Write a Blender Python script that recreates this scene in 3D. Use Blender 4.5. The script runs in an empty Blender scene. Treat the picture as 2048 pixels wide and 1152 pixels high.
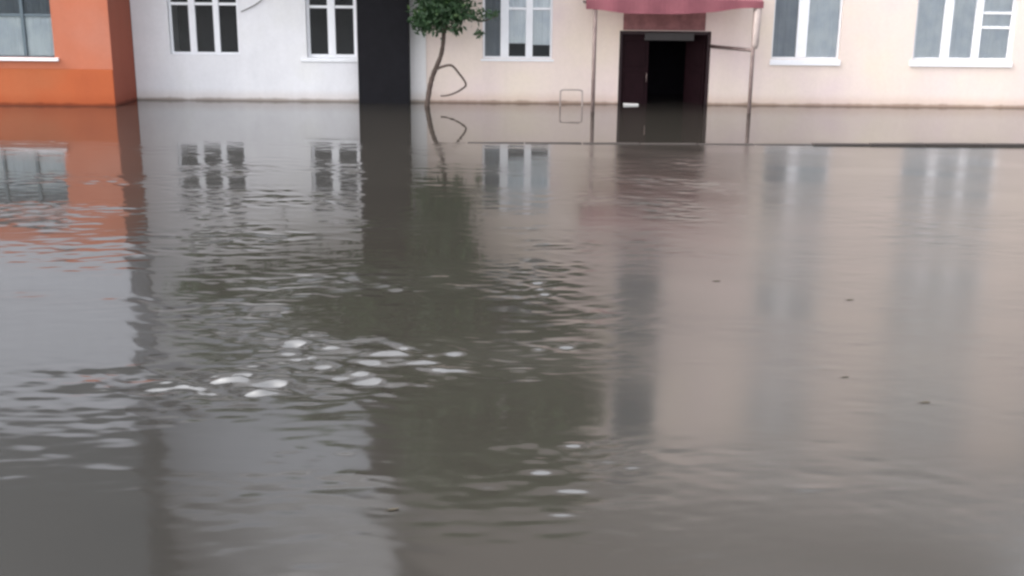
import bpy, math, random
import numpy as np
from mathutils import Vector, Matrix
R = math.radians
random.seed(7); rng = np.random.default_rng(11)
scene = bpy.context.scene
col = scene.collection

# ------------------------------------------------------------------ camera
cam = bpy.data.cameras.new('camera'); cam_o = bpy.data.objects.new('camera', cam); col.objects.link(cam_o)
CAM_H = 2.72
cam.sensor_width = 36.0; cam.lens = 36.0 * 2250 / 2048
cam.clip_start = 0.1; cam.clip_end = 1500
cam_o.matrix_world = (Matrix.Translation((0, 0, CAM_H)) @ Matrix.Rotation(R(90 - 15.31), 4, 'X') @ Matrix.Rotation(0.0095, 4, 'Z'))
scene.camera = cam_o

# ------------------------------------------------------------------ overcast sky, soft sun, exposure
SUN_EL, SUN_AZ = 46.0, 266.0            # degrees; azimuth clockwise from +Y (veiled sun, high on the left)
world = bpy.data.worlds.new('World'); scene.world = world; world.use_nodes = True
wn, wl = world.node_tree.nodes, world.node_tree.links
wn.clear()
wo = wn.new('ShaderNodeOutputWorld'); bg = wn.new('ShaderNodeBackground')
sky = wn.new('ShaderNodeTexSky'); sky.sky_type = 'NISHITA'; sky.sun_disc = False
sky.sun_elevation = R(SUN_EL); sky.sun_rotation = R(SUN_AZ); sky.air_density = 1.0; sky.dust_density = 4.0; sky.ozone_density = 1.0
hs = wn.new('ShaderNodeHueSaturation'); hs.inputs['Saturation'].default_value = 0.22
wl.new(sky.outputs[0], hs.inputs['Color']); wl.new(hs.outputs[0], bg.inputs['Color']); wl.new(bg.outputs[0], wo.inputs['Surface'])
bg.inputs['Strength'].default_value = 0.15
sun = bpy.data.lights.new('sun', 'SUN'); sun.energy = 0.7; sun.angle = R(40); sun.color = (1.0, 0.96, 0.9)
sun_o = bpy.data.objects.new('sun', sun); col.objects.link(sun_o)
d = Vector((math.sin(R(SUN_AZ)) * math.cos(R(SUN_EL)), math.cos(R(SUN_AZ)) * math.cos(R(SUN_EL)), math.sin(R(SUN_EL))))
sun_o.rotation_euler = (-d).to_track_quat('-Z', 'Y').to_euler(); sun_o.location = (0, -10, 40)
scene.view_settings.view_transform = 'Standard'; scene.view_settings.look = 'None'
scene.view_settings.gamma = 1.0; scene.view_settings.use_curve_mapping = False
scene.view_settings.exposure = 1.98
scene.render.filter_size = 2.0
scene.cycles.filter_width = 2.7

# ------------------------------------------------------------------ materials
def mat(name):
    m = bpy.data.materials.new(name); m.use_nodes = True
    nt = m.node_tree; return m, nt.nodes, nt.links, nt.nodes['Principled BSDF']
def noise(n, l, scale, detail=4, rough=0.55, mapping=(1, 1, 1), seed=0.0):
    tc = n.new('ShaderNodeTexCoord'); mp = n.new('ShaderNodeMapping'); mp.inputs['Scale'].default_value = mapping
    mp.inputs['Location'].default_value = (seed, seed * 1.7, seed * .6)
    t = n.new('ShaderNodeTexNoise'); t.inputs['Scale'].default_value = scale; t.inputs['Detail'].default_value = detail; t.inputs['Roughness'].default_value = rough
    l.new(tc.outputs['Object'], mp.inputs['Vector']); l.new(mp.outputs[0], t.inputs['Vector']); return t
def ramp(n, l, src, stops):
    r = n.new('ShaderNodeValToRGB'); e = r.color_ramp.elements
    e[0].position, e[0].color = stops[0][0], (*stops[0][1], 1); e[1].position, e[1].color = stops[-1][0], (*stops[-1][1], 1)
    for p, c in stops[1:-1]:
        k = e.new(p); k.color = (*c, 1)
    l.new(src, r.inputs['Fac']); return r
def mul(n, l, a, b, fac=1.0, mode='MULTIPLY'):
    m = n.new('ShaderNodeMix'); m.data_type = 'RGBA'; m.blend_type = mode
    if isinstance(fac, float): m.inputs[0].default_value = fac
    else: l.new(fac, m.inputs[0])
    for s, v in ((6, a), (7, b)):
        if isinstance(v, tuple): m.inputs[s].default_value = (*v, 1)
        else: l.new(v, m.inputs[s])
    return m.outputs[2]
def bump(n, l, b, src, strength, dist):
    k = n.new('ShaderNodeBump'); k.inputs['Strength'].default_value = strength; k.inputs['Distance'].default_value = dist
    l.new(src, k.inputs['Height']); l.new(k.outputs[0], b.inputs['Normal'])

def plaster(name, c1, c2, c3, wet=(.5, .46, .42), streak=.12, seed=0.0):
    """rendered wall: blotchy tint, faint rain streaks, a soaked line just above the flood"""
    m, n, l, b = mat(name)
    big = noise(n, l, .55, 3, .6, (1, 1, 1), seed)
    colr = ramp(n, l, big.outputs['Fac'], [(.3, c1), (.5, c2), (.7, c3)]).outputs[0]
    st = noise(n, l, 1.3, 4, .6, (1.2, 1.2, .22), seed + 3)
    str_ = ramp(n, l, st.outputs['Fac'], [(.42, (1 - streak,) * 3), (.62, (1, 1, 1))]).outputs[0]
    colr = mul(n, l, colr, str_)
    fine = noise(n, l, 14, 5, .7, (1, 1, 1), seed + 9)
    colr = mul(n, l, colr, ramp(n, l, fine.outputs['Fac'], [(.3, (.94, .94, .94)), (.7, (1, 1, 1))]).outputs[0])
    tc = n.new('ShaderNodeTexCoord'); sp = n.new('ShaderNodeSeparateXYZ'); l.new(tc.outputs['Object'], sp.inputs[0])
    edge = noise(n, l, 2.2, 5, .6, (1, 1, .3), seed + 5)
    ad = n.new('ShaderNodeMath'); ad.operation = 'MULTIPLY_ADD'; ad.inputs[1].default_value = .12
    l.new(edge.outputs['Fac'], ad.inputs[0]); ad.inputs[2].default_value = -0.02
    mr = n.new('ShaderNodeMapRange'); mr.clamp = True
    sub = n.new('ShaderNodeMath'); sub.operation = 'SUBTRACT'; l.new(sp.outputs[2], sub.inputs[0]); l.new(ad.outputs[0], sub.inputs[1])
    l.new(sub.outputs[0], mr.inputs[0]); mr.inputs[1].default_value = -.02; mr.inputs[2].default_value = .035; mr.inputs[3].default_value = 1; mr.inputs[4].default_value = 0
    colr = mul(n, l, colr, wet, mr.outputs[0])
    m2 = n.new('ShaderNodeMapRange'); m2.clamp = True; m2.interpolation_type = 'SMOOTHSTEP'; l.new(sub.outputs[0], m2.inputs[0])
    m2.inputs[1].default_value = .02; m2.inputs[2].default_value = .26; m2.inputs[3].default_value = .8; m2.inputs[4].default_value = 0
    colr = mul(n, l, colr, (.86, .80, .75), m2.outputs[0])
    l.new(colr, b.inputs['Base Color']); b.inputs['Roughness'].default_value = .85; b.inputs['Specular IOR Level'].default_value = .25
    bump(n, l, b, fine.outputs['Fac'], .25, .01)
    return m
def paint(name, c, rough=.5, var=.12, metal=0.0, seed=0.0, spec=.4):
    m, n, l, b = mat(name)
    t = noise(n, l, 6, 5, .65, (1, 1, 1), seed)
    lo = tuple(x * (1 - var) for x in c); hi = tuple(min(1, x * (1 + var * .5)) for x in c)
    l.new(ramp(n, l, t.outputs['Fac'], [(.3, lo), (.7, hi)]).outputs[0], b.inputs['Base Color'])
    b.inputs['Roughness'].default_value = rough; b.inputs['Metallic'].default_value = metal; b.inputs['Specular IOR Level'].default_value = spec
    bump(n, l, b, t.outputs['Fac'], .1, .01)
    return m
def cloth(name, c, bands=9.0, seed=0.0):
    m, n, l, b = mat(name)
    t = noise(n, l, bands, 3, .6, (1, 1, .12), seed); u = noise(n, l, 2.5, 4, .6, (1, 1, 1), seed + 4)
    a = ramp(n, l, t.outputs['Fac'], [(.3, tuple(x * .85 for x in c)), (.7, c)]).outputs[0]
    a = mul(n, l, a, ramp(n, l, u.outputs['Fac'], [(.35, (.84, .86, .9)), (.6, (1, 1, 1))]).outputs[0])
    l.new(a, b.inputs['Base Color']); b.inputs['Roughness'].default_value = .9; b.inputs['Specular IOR Level'].default_value = .1
    return m
def glass_mat():
    m = bpy.data.materials.new('window_glass'); m.use_nodes = True; n, l = m.node_tree.nodes, m.node_tree.links; n.clear()
    o = n.new('ShaderNodeOutputMaterial'); t = n.new('ShaderNodeBsdfTransparent'); t.inputs[0].default_value = (.99, .995, .995, 1)
    g = n.new('ShaderNodeBsdfGlossy'); g.inputs['Roughness'].default_value = .03; g.inputs['Color'].default_value = (.5, .52, .56, 1)
    f = n.new('ShaderNodeFresnel'); f.inputs['IOR'].default_value = 1.5
    tc = n.new('ShaderNodeTexCoord'); nz = n.new('ShaderNodeTexNoise'); nz.inputs['Scale'].default_value = 1.4
    l.new(tc.outputs['Object'], nz.inputs['Vector']); bp = n.new('ShaderNodeBump'); bp.inputs['Strength'].default_value = .15; bp.inputs['Distance'].default_value = .02
    l.new(nz.outputs['Fac'], bp.inputs['Height']); l.new(bp.outputs[0], g.inputs['Normal'])
    x = n.new('ShaderNodeMixShader'); l.new(f.outputs[0], x.inputs[0]); l.new(t.outputs[0], x.inputs[1]); l.new(g.outputs[0], x.inputs[2]); l.new(x.outputs[0], o.inputs[0])
    return m
def leaf_mat():
    m, n, l, b = mat('leaf')
    a = n.new('ShaderNodeAttribute'); a.attribute_name = 'tint'
    c = ramp(n, l, a.outputs['Fac'], [(0, (.022, .055, .02)), (.55, (.040, .088, .036)), (1, (.12, .20, .06))])
    l.new(c.outputs[0], b.inputs['Base Color']); b.inputs['Roughness'].default_value = .5
    tr = n.new('ShaderNodeBsdfTranslucent'); l.new(c.outputs[0], tr.inputs[0])
    x = n.new('ShaderNodeMixShader'); x.inputs[0].default_value = .25; o = n['Material Output']
    l.new(b.outputs[0], x.inputs[1]); l.new(tr.outputs[0], x.inputs[2]); l.new(x.outputs[0], o.inputs[0])
    return m
def sheet_mat(name, c, trans=.35):
    m, n, l, b = mat(name)
    t = noise(n, l, 2.2, 5, .65); k = ramp(n, l, t.outputs['Fac'], [(.3, tuple(x * .75 for x in c)), (.7, c)])
    l.new(k.outputs[0], b.inputs['Base Color']); b.inputs['Roughness'].default_value = .6
    tr = n.new('ShaderNodeBsdfTranslucent'); l.new(k.outputs[0], tr.inputs[0])
    x = n.new('ShaderNodeMixShader'); x.inputs[0].default_value = trans; o = n['Material Output']
    l.new(b.outputs[0], x.inputs[1]); l.new(tr.outputs[0], x.inputs[2]); l.new(x.outputs[0], o.inputs[0])
    return m
def water_mat():
    m, n, l, b = mat('flood_water')
    t = noise(n, l, .22, 4, .6)
    c = ramp(n, l, t.outputs['Fac'], [(.3, (.025, .0225, .0195)), (.7, (.031, .028, .024))])
    l.new(c.outputs[0], b.inputs['Base Color']); b.inputs['IOR'].default_value = 2.6
    a = n.new('ShaderNodeAttribute'); a.attribute_name = 'micro'
    mr = n.new('ShaderNodeMapRange'); l.new(a.outputs['Fac'], mr.inputs[0]); mr.inputs[3].default_value = .02; mr.inputs[4].default_value = .21
    l.new(mr.outputs[0], b.inputs['Roughness'])
    return m

M = dict(
    orange=plaster('orange_render', (.40, .125, .065), (.43, .14, .08), (.42, .155, .10), (.5, .42, .38), 0.05, 1),
    orange_side=plaster('brown_orange_side', (.30, .085, .055), (.33, .095, .06), (.31, .105, .07), (.5, .42, .38), .05, 25),  # darker copy of the orange render, the side face's shade put into its colour
    orange_base=plaster('orange_plinth_paint', (.36, .085, .032), (.39, .095, .034), (.38, .11, .045), (.5, .42, .38), .04, 21),
    cladding=paint('grey_cladding', (.42, .44, .49), .6, .1, 0, 2),
    dark_cladding=paint('dark_blue_cladding', (.025, .04, .055), .45, .1, 0, 3),
    white=plaster('white_render', (.70, .69, .715), (.755, .745, .77), (.73, .72, .72), (.5, .46, .42), .05, 4),
    roofing=paint('dark_roof_metal', (.24, .24, .25), .6, .15, 0, 5),
    peach=plaster('peach_render', (.72, .59, .57), (.75, .63, .57), (.76, .65, .55), (.5, .45, .41), .04, 6),
    pale=plaster('pale_corner_render', (.76, .74, .74), (.8, .77, .76), (.76, .72, .7), (.5, .46, .42), .07, 7),
    pier=paint('black_pier_paint', (.008, .0075, .010), .65, .25, 0, 8, .15),
    pvc=paint('white_window_frame', (.80, .80, .83), .35, .04, 0, 9),
    grey_frame=paint('blue_grey_frame', (.09, .12, .14), .4, .1, 0, 10),
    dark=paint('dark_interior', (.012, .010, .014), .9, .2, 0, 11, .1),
    maroon=paint('dark_maroon_door', (.014, .005, .007), .6, .25, 0, 12, .08),
    maroon_frame=paint('maroon_frame', (.022, .006, .009), .5, .25, 0, 13),
    greyplate=paint('grey_lintel_plate', (.045, .042, .042), .6, .15, 0, 14),
    steel=paint('weathered_steel', (.19, .14, .13), .55, .3, .2, 15),
    paleSteel=paint('faded_hoop_paint', (.34, .28, .26), .6, .2, 0, 16),
    redsheet=sheet_mat('red_canopy_sheet', (.40, .15, .18), .3),
    redcloth=sheet_mat('red_valance', (.31, .095, .12), .3),
    bark=paint('grey_brown_bark', (.10, .075, .065), .9, .35, 0, 17, .1),
    kerb=paint('wet_kerb_stone', (.028, .022, .02), .6, .3, 0, 18),
    brownroof=paint('weathered_roof_sheet', (.085, .075, .07), .7, .2, 0, 23),
    board=paint('faded_red_board', (.24, .115, .115), .8, .3, 0, 22, .1),  # dull red holds the tinted shade below the canopy
    foam=paint('white_scrap', (.75, .74, .72), .6, .06, 0, 19),
    cable=paint('grey_cable', (.16, .15, .15), .6, .1, 0, 20),
    tulle=cloth('tulle_curtain', (.84, .89, .92), 2.2, 1),
    pattern=cloth('patterned_curtain', (.36, .39, .43), 6, 2),
    blind=cloth('pale_blind', (.78, .86, .88), 2, 3),
    greyc=cloth('grey_curtain', (.20, .22, .24), 7, 4),
    slate=cloth('slate_blind', (.13, .16, .18), 3, 5),
    glass=glass_mat(), leaf=leaf_mat(), water=water_mat(),
)

# ------------------------------------------------------------------ mesh helpers
class MB:
    def __init__(s): s.v, s.f = [], []
    def quad(s, *p):
        i = len(s.v); s.v += [tuple(q) for q in p]; s.f.append(tuple(range(i, i + len(p))))
    def box(s, x0, x1, y0, y1, z0, z1):
        i = len(s.v)
        s.v += [(x, y, z) for z in (z0, z1) for y in (y0, y1) for x in (x0, x1)]
        for q in ((0, 2, 3, 1), (4, 5, 7, 6), (0, 1, 5, 4), (2, 6, 7, 3), (0, 4, 6, 2), (1, 3, 7, 5)): s.f.append(tuple(i + k for k in q))
        return s
    def tube(s, pts, rad, seg=10):
        pts = [Vector(p) for p in pts]; n = len(pts); rad = rad if isinstance(rad, (list, tuple)) else [rad] * n
        base = len(s.v); up = Vector((0.13, 1, 0.21)).normalized()
        for k, p in enumerate(pts):
            t = (pts[min(k + 1, n - 1)] - pts[max(k - 1, 0)]).normalized()
            a = t.cross(up).normalized(); b = t.cross(a).normalized()
            for j in range(seg):
                w = 2 * math.pi * j / seg; s.v.append(tuple(p + (a * math.cos(w) + b * math.sin(w)) * rad[k]))
        for k in range(n - 1):
            for j in range(seg):
                q = base + k * seg; j2 = (j + 1) % seg
                s.f.append((q + j, q + j2, q + seg + j2, q + seg + j))
        s.f.append(tuple(base + j for j in range(seg))[::-1]); s.f.append(tuple(base + (n - 1) * seg + j for j in range(seg)))
        return s
    def build(s, name, m, parent=None, bevel=0.0, smooth=False, loc=None):
        me = bpy.data.meshes.new(name); me.from_pydata(s.v, [], s.f); me.materials.append(m)
        o = bpy.data.objects.new(name, me); col.objects.link(o)
        if parent is not None: o.parent = parent
        if loc: o.location = loc
        if smooth: me.polygons.foreach_set('use_smooth', [True] * len(me.polygons))
        if bevel:
            bv = o.modifiers.new('bevel', 'BEVEL'); bv.width = bevel; bv.segments = 2; bv.limit_method = 'ANGLE'
        return o
def smooth_path(pts, n=6):
    pts = [Vector(p) for p in pts]; out = []
    for i in range(len(pts) - 1):
        p0, p1, p2, p3 = pts[max(i - 1, 0)], pts[i], pts[i + 1], pts[min(i + 2, len(pts) - 1)]
        for k in range(n):
            t = k / n
            out.append(.5 * ((2 * p1) + (p2 - p0) * t + (2 * p0 - 5 * p1 + 4 * p2 - p3) * t * t + (3 * p1 - p0 - 3 * p2 + p3) * t ** 3))
    return out + [pts[-1]]
def tag(o, label, cat, group=None):
    o['label'] = label; o['category'] = cat
    if group: o['group'] = group
    return o
def empty(name, loc=(0, 0, 0)):
    o = bpy.data.objects.new(name, None); o.location = loc; col.objects.link(o); return o
def facade(x0, x1, z0, z1, holes, y, depth):
    """front face with real openings and their reveals; holes = (x0, x1, z0, z1)"""
    xs = sorted({x0, x1, *[h[0] for h in holes], *[h[1] for h in holes]}); zs = sorted({z0, z1, *[h[2] for h in holes], *[h[3] for h in holes]})
    m = MB()
    for i in range(len(xs) - 1):
        for k in range(len(zs) - 1):
            cx, cz = (xs[i] + xs[i + 1]) / 2, (zs[k] + zs[k + 1]) / 2
            if any(h[0] < cx < h[1] and h[2] < cz < h[3] for h in holes): continue
            for yy in (y, y + depth): m.quad((xs[i], yy, zs[k]), (xs[i + 1], yy, zs[k]), (xs[i + 1], yy, zs[k + 1]), (xs[i], yy, zs[k + 1]))
    for a, b, c, d_ in holes:
        m.quad((a, y, c), (a, y + depth, c), (a, y + depth, d_), (a, y, d_)); m.quad((b, y, c), (b, y, d_), (b, y + depth, d_), (b, y + depth, c))
        m.quad((a, y, c), (b, y, c), (b, y + depth, c), (a, y + depth, c)); m.quad((a, y, d_), (a, y + depth, d_), (b, y + depth, d_), (b, y, d_))
    return m
def window(parent, x0, x1, z0, z1, y, fm, mulls=(), trans=None, curtains=None, sill=None, fw=.06, mw=.07, label=None):
    """frame mesh (rails, mullions, transoms) with panes, curtains and sill as its children.
    mulls: mullion centres; trans: transom heights per bay (or None); curtains: material per bay (or None)"""
    mulls = [(q if isinstance(q, tuple) else (q, mw)) for q in mulls]
    f = MB(); d0, d1 = y + .10, y + .17
    f.box(x0, x0 + fw, d0, d1, z0, z1); f.box(x1 - fw, x1, d0, d1, z0, z1)
    f.box(x0 + fw, x1 - fw, d0 + .002, d1 - .002, z0, z0 + fw); f.box(x0 + fw, x1 - fw, d0 + .002, d1 - .002, z1 - fw, z1)
    edges = [x0 + fw]
    for c, w in mulls:
        f.box(c - w / 2, c + w / 2, d0 - .012, d1 - .004, z0 + fw, z1 - fw); edges += [c - w / 2, c + w / 2]
    edges.append(x1 - fw); nb = len(mulls) + 1
    trans = trans or [()] * nb; curtains = curtains or [None] * nb
    cells = []
    for b in range(nb):
        a, c = edges[2 * b], edges[2 * b + 1]; zz = [z0 + fw]
        for t in trans[b]:
            f.box(a, c, d0 + .004, d1 - .006, t - .03, t + .03); zz += [t - .03, t + .03]
        zz.append(z1 - fw)
        for k in range(len(zz) // 2): cells.append((a, c, zz[2 * k], zz[2 * k + 1]))
    fo = f.build('window', fm, parent, .006)
    if label: fo['label'] = label
    for a, c, p, q in cells: MB().box(a, c, y + .132, y + .138, p, q).build('pane', M['glass'], fo)
    for b in range(nb):
        if curtains[b] is None: continue
        cs = curtains[b] if isinstance(curtains[b], list) else [(curtains[b], z0 + fw, z1)]
        a, c = edges[2 * b], edges[2 * b + 1]
        for cm, p, q in cs:
            m = MB(); n = 22
            for k in range(n):
                u0, u1 = k / n, (k + 1) / n
                w0, w1 = [.008 * math.sin(u * 17 + b * 2) + .004 * math.sin(u * 43 + b) for u in (u0, u1)]
                X0, X1 = a - .03 + (c - a + .06) * u0, a - .03 + (c - a + .06) * u1
                m.quad((X0, y + .165 + w0, p), (X1, y + .165 + w1, p), (X1, y + .165 + w1, q), (X0, y + .165 + w0, q))
            m.build('curtain', M[cm], fo, smooth=True)
    if sill:
        sx0, sx1, st, proud = sill
        MB().box(sx0, sx1, y - proud, y + .098, z0 - st, z0 - .003).build('sill', M['pvc'], fo, .008)
    return fo
def shell(parent, x0, x1, y0, y1, z0, z1, m, name='rear_shell'):
    s = MB(); s.box(x0, x0 + .3, y0, y1, z0, z1); s.box(x1 - .3, x1, y0, y1, z0, z1); s.box(x0 + .3, x1 - .3, y1 - .3, y1, z0, z1); s.box(x0 + .3, x1 - .3, y0, y1 - .3, z1 - .3, z1 - .002)
    s.build(name, m, parent)
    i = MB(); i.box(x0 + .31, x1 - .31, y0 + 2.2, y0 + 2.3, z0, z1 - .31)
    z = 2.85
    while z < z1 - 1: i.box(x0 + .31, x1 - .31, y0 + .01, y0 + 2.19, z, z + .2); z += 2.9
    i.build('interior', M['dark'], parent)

# ------------------------------------------------------------------ flood water (ground sheet with real ripples)
KERB = lambda x: 19.36 + .022 * x                     # line of the drowned kerb
def axis(dense, lo, hi): return np.array(list(lo) + list(dense) + list(hi))
yd = [3.0]
while yd[-1] < 19.9: yd.append(yd[-1] + .010 + .0009 * yd[-1])
yd += list(np.arange(20.0, 27.0, .1))
xs = axis(np.arange(-13, 13.001, .032), (-400, -120, -50, -28, -18, -15), (15, 18, 28, 50, 120, 400)); ys = axis(yd, (-400, -100, -30, -8, 0, 2), (28, 32, 45, 90, 200, 500))
X, Y = np.meshgrid(xs, ys)
def gust(cx, cy, sx, sy, a): return a * np.exp(-((X - cx) / sx) ** 2 - ((Y - cy) / sy) ** 2)
SLOPE = .0032 * np.ones_like(X)
for g in [(-3.6, 14.6, 2.0, 3.6, .014), (-3.0, 11.8, 1.3, 1.3, .012), (-1.75, 8.2, 1.15, 1.5, .050), (-2.05, 7.2, .4, .5, .035), (.35, 9.8, .42, 1.6, .045), (2.1, 15.2, 1.1, 2.4, .02),
          (5.0, 13.0, .7, 1.4, .016), (.3, 6.3, .45, .6, .022), (-1.1, 6.1, .45, .4, .024), (-5.9, 14.5, 1.2, 2.2, .007), (-1.2, 10.0, 1.1, 1.1, .012), (.75, 8.6, .28, .45, .03), (-.85, 7.5, .55, .5, .035)]: SLOPE += gust(*g)
# patchiness of the breeze
pn = np.zeros_like(X)
for k in range(14):
    a = rng.uniform(0, 2 * math.pi); q = 2 * math.pi / rng.uniform(.8, 3.0); pn += np.sin(q * (X * math.cos(a) * .6 + Y * math.sin(a)) + rng.uniform(0, 6.28))
SLOPE *= np.clip(.9 + .26 * pn, .25, 2.1)
outer = 1 / (1 + np.exp(-(KERB(X) - Y) / .06))        # the kerb stops the ripples: the strip over the pavement is still
dense = np.clip((13.2 - np.abs(X)) / .8, 0, 1) * np.clip((Y - 3.0) / .4, 0, 1) * np.clip((26.9 - Y) / .4, 0, 1)
calm_strip = .0011
A = (SLOPE * outer + calm_strip * (1 - outer)) * dense
XW = X + .05 * np.sin(1.7 * Y + .6 * np.sin(1.1 * X)); YW = Y + .03 * np.sin(2.3 * X + 1.0)
H = np.zeros_like(X); NW = 80
for k in range(NW):
    lam = math.exp(rng.uniform(math.log(.12), math.log(.48))); th = math.pi / 2 + rng.normal(0, .48); q = 2 * math.pi / lam
    H += (lam / .4) ** -.2 / q * np.sin(q * (XW * math.cos(th) + YW * math.sin(th)) + rng.uniform(0, 6.28))
H *= math.sqrt(2 / NW)
F = np.zeros_like(X)
for k in range(30):                                   # fine chop riding on the gusts
    lam = math.exp(rng.uniform(math.log(.075), math.log(.16))); th = math.pi / 2 + rng.normal(0, .38); q = 2 * math.pi / lam
    F += np.sin(q * (XW * math.cos(th) + YW * math.sin(th)) + rng.uniform(0, 6.28)) / q
H += F * math.sqrt(2 / 30) * .62 * np.clip((11 - Y) / 4, 0, 1); H = A * (H + 2.2 * H * np.abs(H) / .08 * .35)
# a few single wavelets far from the gusts
for wx, wy in [(3.0, 9.6), (2.7, 8.4), (2.4, 7.6), (2.8, 7.1), (-.59, 7.26), (-.27, 7.42), (3.4, 10.6), (1.9, 11.2), (2.1, 8.9), (4.4, 14.4), (4.7, 16.0), (1.35, 7.9), (3.7, 8.1), (-2.2, 5.9), (.1, 5.3)]:
    H += .0016 * np.exp(-((X - wx) / .10) ** 2 - ((Y - wy) / .035) ** 2) * dense
def grid_mesh(name, X, Y, Z):
    r, c = X.shape; me = bpy.data.meshes.new(name); nv = r * c
    me.vertices.add(nv); me.vertices.foreach_set('co', np.stack([X, Y, Z], -1).astype(np.float32).ravel())
    idx = np.arange(nv).reshape(r, c); q = np.stack([idx[:-1, :-1], idx[:-1, 1:], idx[1:, 1:], idx[1:, :-1]], -1).reshape(-1, 4)
    nf = len(q); me.loops.add(nf * 4); me.polygons.add(nf)
    me.loops.foreach_set('vertex_index', q.ravel().astype(np.int32)); me.polygons.foreach_set('loop_start', np.arange(0, nf * 4, 4, dtype=np.int32))
    me.polygons.foreach_set('use_smooth', np.ones(nf, dtype=bool)); me.update(calc_edges=True)
    return me
wm = grid_mesh('flood_water', X, Y, H)
at = wm.attributes.new('micro', 'FLOAT', 'POINT'); at.data.foreach_set('value', (np.clip(outer, 0, 1) * np.clip(.62 + .32 * np.tanh((X - .9) / .7) + .04 * pn + .25 * np.exp(-((X + 1.7) / 1.3) ** 2 - ((Y - 7.6) / 2) ** 2), .2, 1)).astype(np.float32).ravel())
wm.materials.append(M['water'])
water = bpy.data.objects.new('flood_water', wm); col.objects.link(water); water['kind'] = 'structure'

# kerb of the drowned pavement: surfaces towards the right
kerb = empty('kerb', (0, 0, 0)); kerb['kind'] = 'structure'
for k in range(-9, 14):
    xa = .2 + k; xb = xa + .985
    dz = 0
    top = np.interp(xa, [-9, -4, 0, 2, 4.2, 5.5, 8, 14], [-.02, -.012, .008, .012, .006, .032, .042, .058]) + rng.uniform(-.003, .003) + dz
    s = MB().box(-.4925, .4925, -.08, .08, -.3, 0).build('kerb_stone', M['kerb'], kerb, .012, loc=((xa + xb) / 2, KERB((xa + xb) / 2) + .08, float(top)))
    s.rotation_euler = (0, -.004, .022)

# ------------------------------------------------------------------ orange building (left, stands 1.4 m forward)
ob = tag(empty('orange_building', (-12.8, 24.6, 0)), 'orange rendered building with a grey framed window and pale blinds', 'building')
def off(o, parent):
    o.location = Vector(o.location) - Vector(parent.location); return o
OY = 24.6
oh = [(-12.0, -9.87, 1.02, 2.55)]
uh = [(x, x + 1.9, z, z + 1.6) for x in (-16.2,) for z in (4.2,)]
off(facade(-17, -8.65, .783, 3.05, oh, OY, .3).build('wall', M['orange'], ob), ob)
off(MB().box(-17, -8.65, OY - .012, OY + .3, -.6, .78).build('plinth', M['orange_base'], ob, .005), ob)
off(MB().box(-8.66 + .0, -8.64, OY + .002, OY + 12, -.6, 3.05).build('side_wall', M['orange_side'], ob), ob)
off(facade(-17, -8.65, 3.053, 7.6, uh, OY + .03, .3).build('upper_wall', M['cladding'], ob), ob)
off(MB().box(-17, -8.65, OY - .12, OY + 12, 7.603, 16.5).build('attic', M['dark_cladding'], ob, .02), ob)  # unseen top, raised to close a bright sky gap in the water reflection
off(MB().box(-8.97, -8.67, OY + .31, OY + 12, 3.053, 7.6).build('upper_side_wall', M['cladding'], ob), ob)
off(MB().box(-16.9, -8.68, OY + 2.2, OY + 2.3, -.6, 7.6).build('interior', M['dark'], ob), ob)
for a, b, c, d_ in oh:
    w = window(ob, a, b, c, d_, OY, M['grey_frame'], [(-11.26, .06), (-10.53, .075)], [(1.9,)] * 3, [[('blind', 1.05, 1.88), ('slate', 1.9, 2.55)]] * 3, (a - .1, b + .09, .07, .07), .035); off(w, ob)
for a, b, c, d_ in uh: off(window(ob, a, b, c, d_, OY + .03, M['grey_frame'], [a + .95], None, ['blind'] * 2), ob)

# ------------------------------------------------------------------ white building
WY = 26.0
wb = tag(empty('white_building', (-6.2, WY, 0)), 'white rendered building with dark paned windows beside the black pier', 'building')
base = [(-7.80, -6.22, 1.02, 2.5), (-4.70, -3.57, .98, 2.5)]
holes = [(a, b, c + k * 2.9, d_ + k * 2.9) for k in range(2) for a, b, c, d_ in base]
off(facade(-8.63, -3.0, -.6, 6.9, holes, WY, .3).build('wall', M['white'], wb), wb)
off(MB().box(-8.63, -3.0, WY - .02, WY + .3, 6.903, 9.9).build('upper_wall', M['cladding'], wb), wb)
off(MB().box(-8.63, -3.0, WY - .25, WY + 12, 9.903, 10.15).build('cornice', M['pvc'], wb, .02), wb)
rf = MB(); rf.quad((-8.63, WY - .25, 10.153), (-3, WY - .25, 10.153), (-3, WY + 3.4, 20.0), (-8.63, WY + 3.4, 20.0)); rf.quad((-8.63, WY + 3.4, 20.0), (-3, WY + 3.4, 20.0), (-3, WY + 12, 10.153), (-8.63, WY + 12, 10.153))
off(rf.build('roof', M['roofing'], wb), wb)  # unseen, made steep and tall to block sky and dull the water glints
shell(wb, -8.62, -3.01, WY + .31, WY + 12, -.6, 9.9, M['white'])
for o in list(wb.children): 
    if o.name.split('.')[0] in ('rear_shell', 'interior'): off(o, wb)
for k in range(2):
    dz = 2.9 * k
    off(window(wb, -7.80, -6.22, 1.02 + dz, 2.5 + dz, WY, M['pvc'], [(-7.285, .15), (-6.74, .13)], [(2.14 + dz,)] * 3, [None, None, None], None, .055), wb)
    off(window(wb, -4.70, -3.57, .98 + dz, 2.5 + dz, WY, M['pvc'], [(-4.14, .17)], [(2.1 + dz,)] * 2, [None, 'greyc' if k else None], (-4.84, -3.53, .09, .04), .07), wb)

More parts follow.
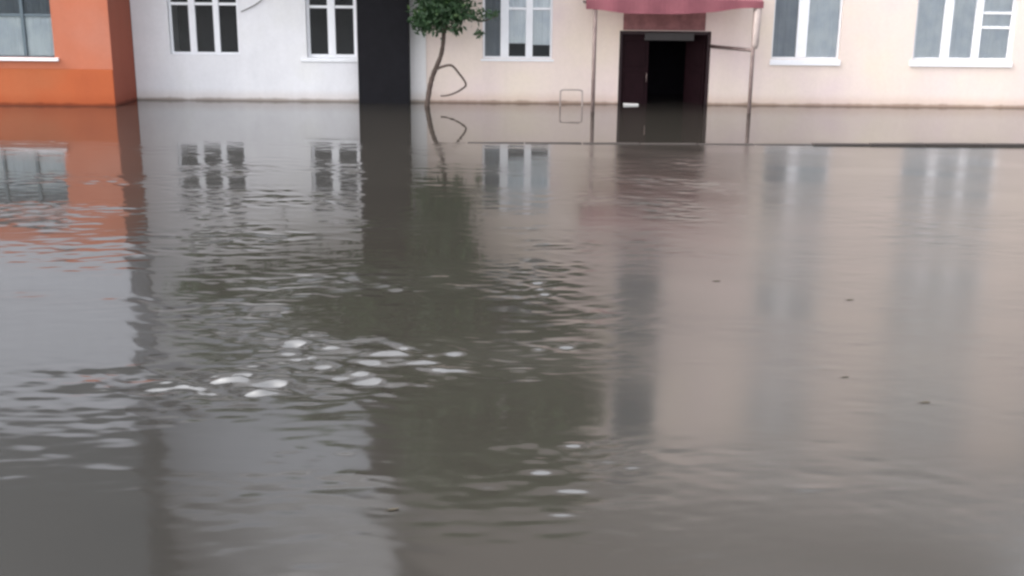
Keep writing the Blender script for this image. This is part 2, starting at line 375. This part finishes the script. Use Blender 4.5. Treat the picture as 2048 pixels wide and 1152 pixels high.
# ------------------------------------------------------------------ peach building
PY = 26.02
pb = tag(empty('peach_building', (6.5, PY, 0)), 'peach rendered apartment block with white framed windows and a dark open doorway', 'building')
pbase = [(-.72, .86, .99, 2.5), (5.83, 7.38, 1.04, 2.55), (9.03, 11.28, 1.03, 2.55)]
holes = [(a, b, c + 2.9 * k, d_ + 2.9 * k) for k in range(3) for a, b, c, d_ in pbase] + [(12.9, 14.4, 1.03 + 2.9 * k, 2.55 + 2.9 * k) for k in range(3)] + [(2.38, 4.45, -.5, 1.64)] + [(2.5, 3.6, 3.6 + 2.9 * k, 5.9 + 2.9 * k) for k in range(2)]
off(facade(-2.99, 16, -.6, 9.3, holes, PY, .3).build('wall', M['peach'], pb), pb)
off(MB().box(-2.37, -2.0, PY - .025, PY - .002, -.6, 9.28).build('corner_strip', M['pale'], pb), pb)
off(MB().box(-3.0, 16.1, PY - .35, PY + 12, 9.303, 9.55).build('eaves', M['pvc'], pb, .02), pb)
rf = MB(); rf.quad((-3.0, PY - .4, 9.553), (16.1, PY - .4, 9.553), (13.5, PY + 3.2, 16.2), (-3.0, PY + 3.2, 16.2)); rf.quad((-3.0, PY - .4, 9.553), (-3.0, PY + 3.2, 16.2), (-3.0, PY + 12, 9.553)); rf.quad((16.1, PY - .4, 9.553), (16.1, PY + 12, 9.553), (13.5, PY + 3.2, 16.2)); rf.quad((-3.0, PY + 12, 9.553), (-3.0, PY + 3.2, 16.2), (13.5, PY + 3.2, 16.2), (16.1, PY + 12, 9.553))
off(rf.build('roof', M['brownroof'], pb), pb)  # out of view, heightened to keep bright sky out of the near water
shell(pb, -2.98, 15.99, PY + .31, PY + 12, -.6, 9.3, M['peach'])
for o in list(pb.children):
    if o.name.split('.')[0] in ('rear_shell', 'interior'): off(o, pb)
for k in range(3):
    dz = 2.9 * k; up = k > 0
    off(window(pb, -.72, .86, .99 + dz, 2.5 + dz, PY, M['pvc'], [(-.22, .19), (.335, .16)], [(), (2.1 + dz,), (2.1 + dz,)], ['blind' if up else 'greyc', [('tulle', 1.33 + dz, 2.5 + dz)], [('tulle', 1.3 + dz, 2.5 + dz)]], (-.76, .90, .05, .03), .05), pb)
    off(window(pb, 5.83, 7.38, 1.04 + dz, 2.55 + dz, PY, M['pvc'], [(6.52, .24)], [(), ()], ['blind' if up else 'pattern', 'blind' if up else 'tulle'], (5.80, 7.40, .13, .05), .045), pb)
    off(window(pb, 9.03, 11.28, 1.03 + dz, 2.55 + dz, PY, M['pvc'], [(9.79, .2), (10.48, .17)], [(), (), (1.78 + dz, 2.1 + dz)], ['blind' if up else 'tulle'] * 3, (8.98, 11.3, .12, .05), .07), pb)
    off(window(pb, 12.9, 14.4, 1.03 + dz, 2.55 + dz, PY, M['pvc'], [(13.65, .1)], [(), ()], ['tulle', 'greyc'], (12.86, 14.44, .1, .05)), pb)
    if k < 2: off(window(pb, 2.5, 3.6, 3.6 + dz, 5.9 + dz, PY, M['pvc'], [], [()], ['greyc'], None, .04), pb)
# the entrance: fixed leaf, open leaf, frame, plate
df = MB().box(2.38, 2.45, PY + .05, PY + .2, -.5, 1.64).box(4.38, 4.45, PY + .05, PY + .2, -.5, 1.64).box(2.451, 4.379, PY + .052, PY + .198, 1.56, 1.64)
dfo = off(df.build('door_frame', M['maroon_frame'], pb, .008), pb)
dl = MB().box(2.452, 3.06, PY + .09, PY + .14, -.5, 1.555); dl.box(2.53, 2.98, PY + .072, PY + .089, .85, 1.42); dl.box(2.53, 2.98, PY + .072, PY + .089, -.2, .72)
dl.build('door_leaf', M['maroon'], dfo, .006)
dr = MB().box(-.62, 0, -.025, .025, -.5, 1.555); dr.box(-.54, -.08, -.04, -.026, .85, 1.42); dr.box(-.54, -.08, -.04, -.026, -.2, .72)
dro = dr.build('door_leaf', M['maroon'], dfo, .006, loc=(4.372, PY + .13, 0)); dro.rotation_euler = (0, 0, R(-52))
MB().tube([(-.56, -.045, .5), (-.56, -.085, .52), (-.56, -.085, .68), (-.56, -.045, .7)], .012, 8).build('handle', M['steel'], dfo, smooth=True, loc=(3.58, PY + .09, 0))
off(MB().box(2.95, 4.06, PY + .0, PY + .049, 1.43, 1.60).build('lintel_plate', M['greyplate'], pb, .01), pb)

# ------------------------------------------------------------------ black pier between the two
pier = empty('pier', (-2.95, 25.6, 0)); tag(pier, 'tall black painted pier between the white and peach buildings', 'pier')
for k in range(4):
    z0 = -.6 + (2.9 * k if k else 0); z1 = -.6 + 2.9 * (k + 1) if k < 3 else 9.6
    off(MB().box(-3.50, -2.36, 25.62, 25.99, z0 + .004, z1 - .004).build('pier_section', M['pier'], pier, .012), pier)

# ------------------------------------------------------------------ entrance canopy
cn = empty('entrance_canopy', (3.35, 25.2, 0)); tag(cn, 'pinkish red sloping entrance canopy on thin posts over the doorway', 'canopy')
CY = 24.35
cs = MB(); n = 36
for i in range(n):                                                  # corrugated sheet
    for j in range(6):
        p = []
        for a, b in ((i, j), (i + 1, j), (i + 1, j + 1), (i, j + 1)):
            u, v = a / n, b / 6; x = 1.50 + 3.72 * u; y = CY + (PY - .02 - CY) * v
            p.append((x, y, 2.32 + .5 * v + .012 * math.sin(a * math.pi / 1.0 + .5) + .05 * (1 - (2 * u - 1) ** 2)))
        cs.quad(*p)
off(cs.build('roof_sheet', M['redsheet'], cn, smooth=True), cn)
va = MB(); n = 40
def vb(u): return 2.15 - .11 * math.exp(-((u - .45) / .34) ** 4) + .005 * math.sin(u * 23) + .05 * u
for i in range(n):
    u0, u1 = i / n, (i + 1) / n
    for yy in (0, .02):
        q = [(1.50 + 3.72 * u, CY - .02 + yy + .02 * math.sin(u * 31), z) for u, z in ((u0, vb(u0)), (u1, vb(u1)), (u1, 2.33 + .05 * (1 - (2 * u1 - 1) ** 2)), (u0, 2.33 + .05 * (1 - (2 * u0 - 1) ** 2)))]
        va.quad(*q)
off(va.build('valance', M['redcloth'], cn, smooth=True), cn)
fr = MB().box(1.50, 5.22, CY + .03, CY + .07, 2.25, 2.29).box(1.53, 1.57, CY + .071, PY - .03, 2.25, 2.29).box(5.12, 5.16, CY + .071, PY - .03, 2.25, 2.29)
off(fr.build('frame', M['maroon_frame'], cn), cn)
off(MB().tube([(1.70, CY + .05, -.5), (1.70, CY + .05, 2.25)], .042, 12).build('post', M['steel'], cn, smooth=True), cn)
rp = off(MB().tube([(5.07, CY + .05, -.5), (5.07, CY + .05, 2.25)], .042, 12).build('post', M['steel'], cn, smooth=True), cn)
MB().tube([(5.10, CY + .05, 1.36), (5.11, CY + .05, 1.44), (5.12, CY + .05, 2.25)], [.05, .075, .085], 12).build('sleeve', M['paleSteel'], rp, smooth=True)
off(MB().tube([(5.04, CY + .05, 1.33), (4.46, PY + .02, 1.31)], .04, 10).build('brace_bar', M['steel'], cn, smooth=True), cn)
off(MB().box(2.45, 4.3, PY - .03, PY - .003, 1.655, 2.3).build('transom_board', M['board'], cn, .01), cn)  # board added over the door, coloured as the red tinted shade under the canopy

# ------------------------------------------------------------------ tree
TY = 25.2
tr = empty('street_tree', (-1.95, TY, 0)); tag(tr, 'slender leaning tree with dark green leaves standing in the flood by the black pier', 'tree')
tp = smooth_path([(-1.98, TY, -.5), (-1.93, TY, .0), (-1.86, TY, .42), (-1.78, TY, .70), (-1.60, TY, 1.15), (-1.53, TY, 1.65), (-1.42, TY, 2.3), (-1.5, TY - .1, 3.2), (-1.3, TY - .2, 4.4), (-1.1, TY - .3, 5.8), (-.9, TY - .3, 7.2)])
tk = MB().tube(tp, [max(.012, .064 * (1 - i / len(tp)) ** .6) * (1 + .08 * math.sin(i * 2.1)) for i in range(len(tp))], 12); off(tk.build('trunk', M['bark'], tr, smooth=True), tr)
br = MB().tube(smooth_path([(-1.72, TY, .80), (-1.60, TY - .05, .86), (-1.38, TY - .1, .90), (-1.22, TY - .1, .74), (-1.06, TY - .1, .50), (-1.16, TY - .1, .38), (-1.33, TY - .1, .29), (-1.50, TY - .08, .24), (-1.62, TY - .05, .23)]), [.03 - .0003 * k for k in range(49)], 8)
off(br.build('branch', M['bark'], tr, smooth=True), tr)
limbs = [[(-1.5, TY, 1.75), (-1.8, TY - .1, 1.95), (-2.15, TY - .15, 2.1)], [(-1.47, TY, 1.9), (-1.1, TY - .1, 2.0), (-.75, TY - .2, 1.85), (-.35, TY - .25, 1.98)], [(-1.42, TY, 2.3), (-1.9, TY - .3, 2.9), (-3.2, TY - .6, 3.5), (-5.0, TY - .7, 4.1), (-6.6, TY - .8, 4.4)],
         [(-1.5, TY - .1, 3.2), (-.6, TY - .4, 4.4), (.4, TY - .5, 5.6), (1.1, TY - .5, 6.8)], [(-1.3, TY - .2, 4.4), (-2.4, TY - .5, 5.3), (-4.2, TY - .8, 6.2), (-5.6, TY - .8, 6.9)], [(-1.1, TY - .3, 5.8), (-.2, TY - .5, 7.2), (.6, TY - .5, 8.2)]]
for lb in limbs:
    p = smooth_path(lb, 5); off(MB().tube(p, [.035 - .026 * i / len(p) for i in range(len(p))], 7).build('limb', M['bark'], tr, smooth=True), tr)
def crown(cl, size):
    C_, T_ = [], []
    for cx, cy, cz, rx, ry, rz, n in cl:
        k = rng.normal(size=(n, 3)); k /= np.linalg.norm(k, axis=1)[:, None]; r_ = rng.uniform(0, 1, n) ** .45 * (1 + .18 * rng.normal(size=n))
        sub = rng.normal(0, .22, (max(3, n // 40), 3)); c = k * r_[:, None] + sub[rng.integers(0, len(sub), n)] * .8
        C_.append(c * [rx, ry, rz] + [cx, cy, cz]); T_.append(np.clip(rng.normal(.42, .2, n) + .15 * c[:, 2], 0, 1))
    C_ = np.concatenate(C_); T_ = np.concatenate(T_); n = len(C_)
    a = rng.normal(size=(n, 3)); a[:, 2] -= .5; a /= np.linalg.norm(a, axis=1)[:, None]
    b = np.cross(a, rng.normal(size=(n, 3))); b /= np.linalg.norm(b, axis=1)[:, None]; nn = np.cross(a, b)
    s = size * rng.uniform(.65, 1.35, n)[:, None]
    V = np.stack([C_ - a * s, C_ - b * s * .42 + nn * s * .1, C_ + a * s, C_ + b * s * .42 + nn * s * .1], 1).reshape(-1, 3)
    me = bpy.data.meshes.new('crown'); me.from_pydata(V.tolist(), [], np.arange(4 * n).reshape(n, 4).tolist())
    at = me.attributes.new('tint', 'FLOAT', 'POINT'); at.data.foreach_set('value', np.repeat(T_, 4).astype(np.float32))
    me.materials.append(M['leaf']); o = bpy.data.objects.new('crown', me); col.objects.link(o); o.parent = tr; return off(o, tr)
crown([(-2.0, TY - .15, 1.84, .24, .3, .26, 520), (-1.66, TY - .1, 2.05, .46, .4, .40, 1500), (-1.30, TY - .15, 2.1, .42, .4, .36, 700), (-1.6, TY - .2, 2.6, .75, .6, .45, 1300), (-.88, TY - .25, 1.98, .26, .2, .16, 70), (-.78, TY - .2, 1.58, .11, .1, .08, 30), (-.42, TY - .25, 2.0, .2, .2, .14, 26),
       (-1.25, TY - .1, 1.62, .15, .1, .1, 40)], .065)
crown([(-1.5, TY - .3, 3.4, .8, .6, .7, 900), (-1.6, TY - .3, 4.6, 1.2, .8, .9, 1600), (-1.0, TY - .4, 6.2, 1.4, .9, 1.1, 2200), (.5, TY - .5, 5.7, 1.2, .9, 1.0, 1900), (1.1, TY - .5, 6.9, 1.0, .8, 1.0, 1500), (.4, TY - .5, 8.0, 1.1, .8, .8, 1300), (-1.2, TY - .4, 7.7, 1.3, .8, .9, 1400),
       (-3.2, TY - .6, 3.9, .9, .7, .6, 900), (-4.8, TY - .7, 4.2, 1.2, .7, .75, 1500), (-6.5, TY - .8, 4.4, 1.2, .7, .7, 1300), (-3.6, TY - .6, 5.6, 1.0, .6, .6, 700), (-4.9, TY - .8, 6.0, 1.0, .6, .6, 600), (-6.2, TY - .8, 5.8, .9, .6, .6, 500), (-4.2, TY - .8, 6.8, 1.0, .6, .5, 420), (-2.6, TY - .6, 6.9, .7, .5, .5, 420), (-3.3, TY - .6, 4.9, .8, .6, .9, 1100), (-.2, TY - .5, 9.1, 1.3, .8, .55, 700), (1.2, TY - .5, 8.9, .7, .6, .45, 260), (-1.7, TY - .4, 8.9, 1.1, .7, .5, 420)], .13)

# ------------------------------------------------------------------ small things
hp = MB().tube(smooth_path([(1.04, 25.4, -.4), (1.04, 25.4, .28), (1.06, 25.4, .34), (1.12, 25.4, .365), (1.45, 25.4, .365), (1.51, 25.4, .34), (1.53, 25.4, .28), (1.53, 25.4, -.4)], 4), .018, 8).build('hoop_barrier', M['paleSteel'], smooth=True)
tag(hp, 'low bent tube hoop rising from the water between the tree and the doorway', 'barrier')
sc = MB().box(-.17, .17, -.05, .05, -.012, .028).build('floating_board', M['foam'], None, .012, loc=(2.66, PY - .25, .01)); sc.rotation_euler = (.03, .02, .06)
tag(sc, 'small white board floating at the foot of the dark doorway', 'board')
cb = MB().tube(smooth_path([(-6.14, WY - .02, 1.98), (-6.0, WY - .025, 2.04), (-5.8, WY - .03, 2.14), (-5.6, WY - .03, 2.3), (-5.4, WY - .03, 2.6), (-5.3, WY - .02, 3.4)]), .012, 6).build('cable', M['cable'], smooth=True)
tag(cb, 'thin grey cable drooping on the white wall beside the three paned window', 'cable')

# small dark flecks added on the open water in place of dark ripples
lfm = paint('soaked_leaf', (.05, .04, .025), .5, .3, 0, 24); lf0 = None
for x, y, r_, k, lab in [(3.01, 9.64, .1, .75, 'dark leaf drifting in the middle of the right hand leaves'), (2.39, 7.60, .2, .6, 'smallest dark leaf drifting on the calm brown water at right'), (2.79, 7.11, .1, .75, 'rightmost dark leaf drifting on the calm brown water'),
        (1.93, 10.25, .15, .75, 'farthest drifting dark leaf, out in front of the open doorway'), (-.62, 5.45, .3, .7, 'nearest drifting dark leaf, near the bottom edge and left of centre')]:
    if lf0 is None:
        m = MB(); L = .085
        pts = [(-L, 0, .004), (-.045, -.018, .009), (0, -.024, .006), (.05, -.015, .010), (L, .003, .016), (.05, .017, .006), (0, .024, .010), (-.045, .018, .005)]
        m.quad(*pts); m.quad(*[(p[0], p[1], p[2] - .004) for p in reversed(pts)])
        for a in range(8):
            p, q = pts[a], pts[(a + 1) % 8]; m.quad((p[0], p[1], p[2] - .004), (q[0], q[1], q[2] - .004), q, p)
        m.tube([(-L, 0, .004), (-L - .03, .006, .008)], .003, 5)
        lf0 = o = m.build('floating_leaf', lfm)
    else:
        o = lf0.copy(); col.objects.link(o)
    o.location = (x, y, .002); o.rotation_euler = (0, 0, r_); o.scale = (k * .62, k * .62, k * .62)
    tag(o, lab, 'leaf', 'leaves drifting on the flood')
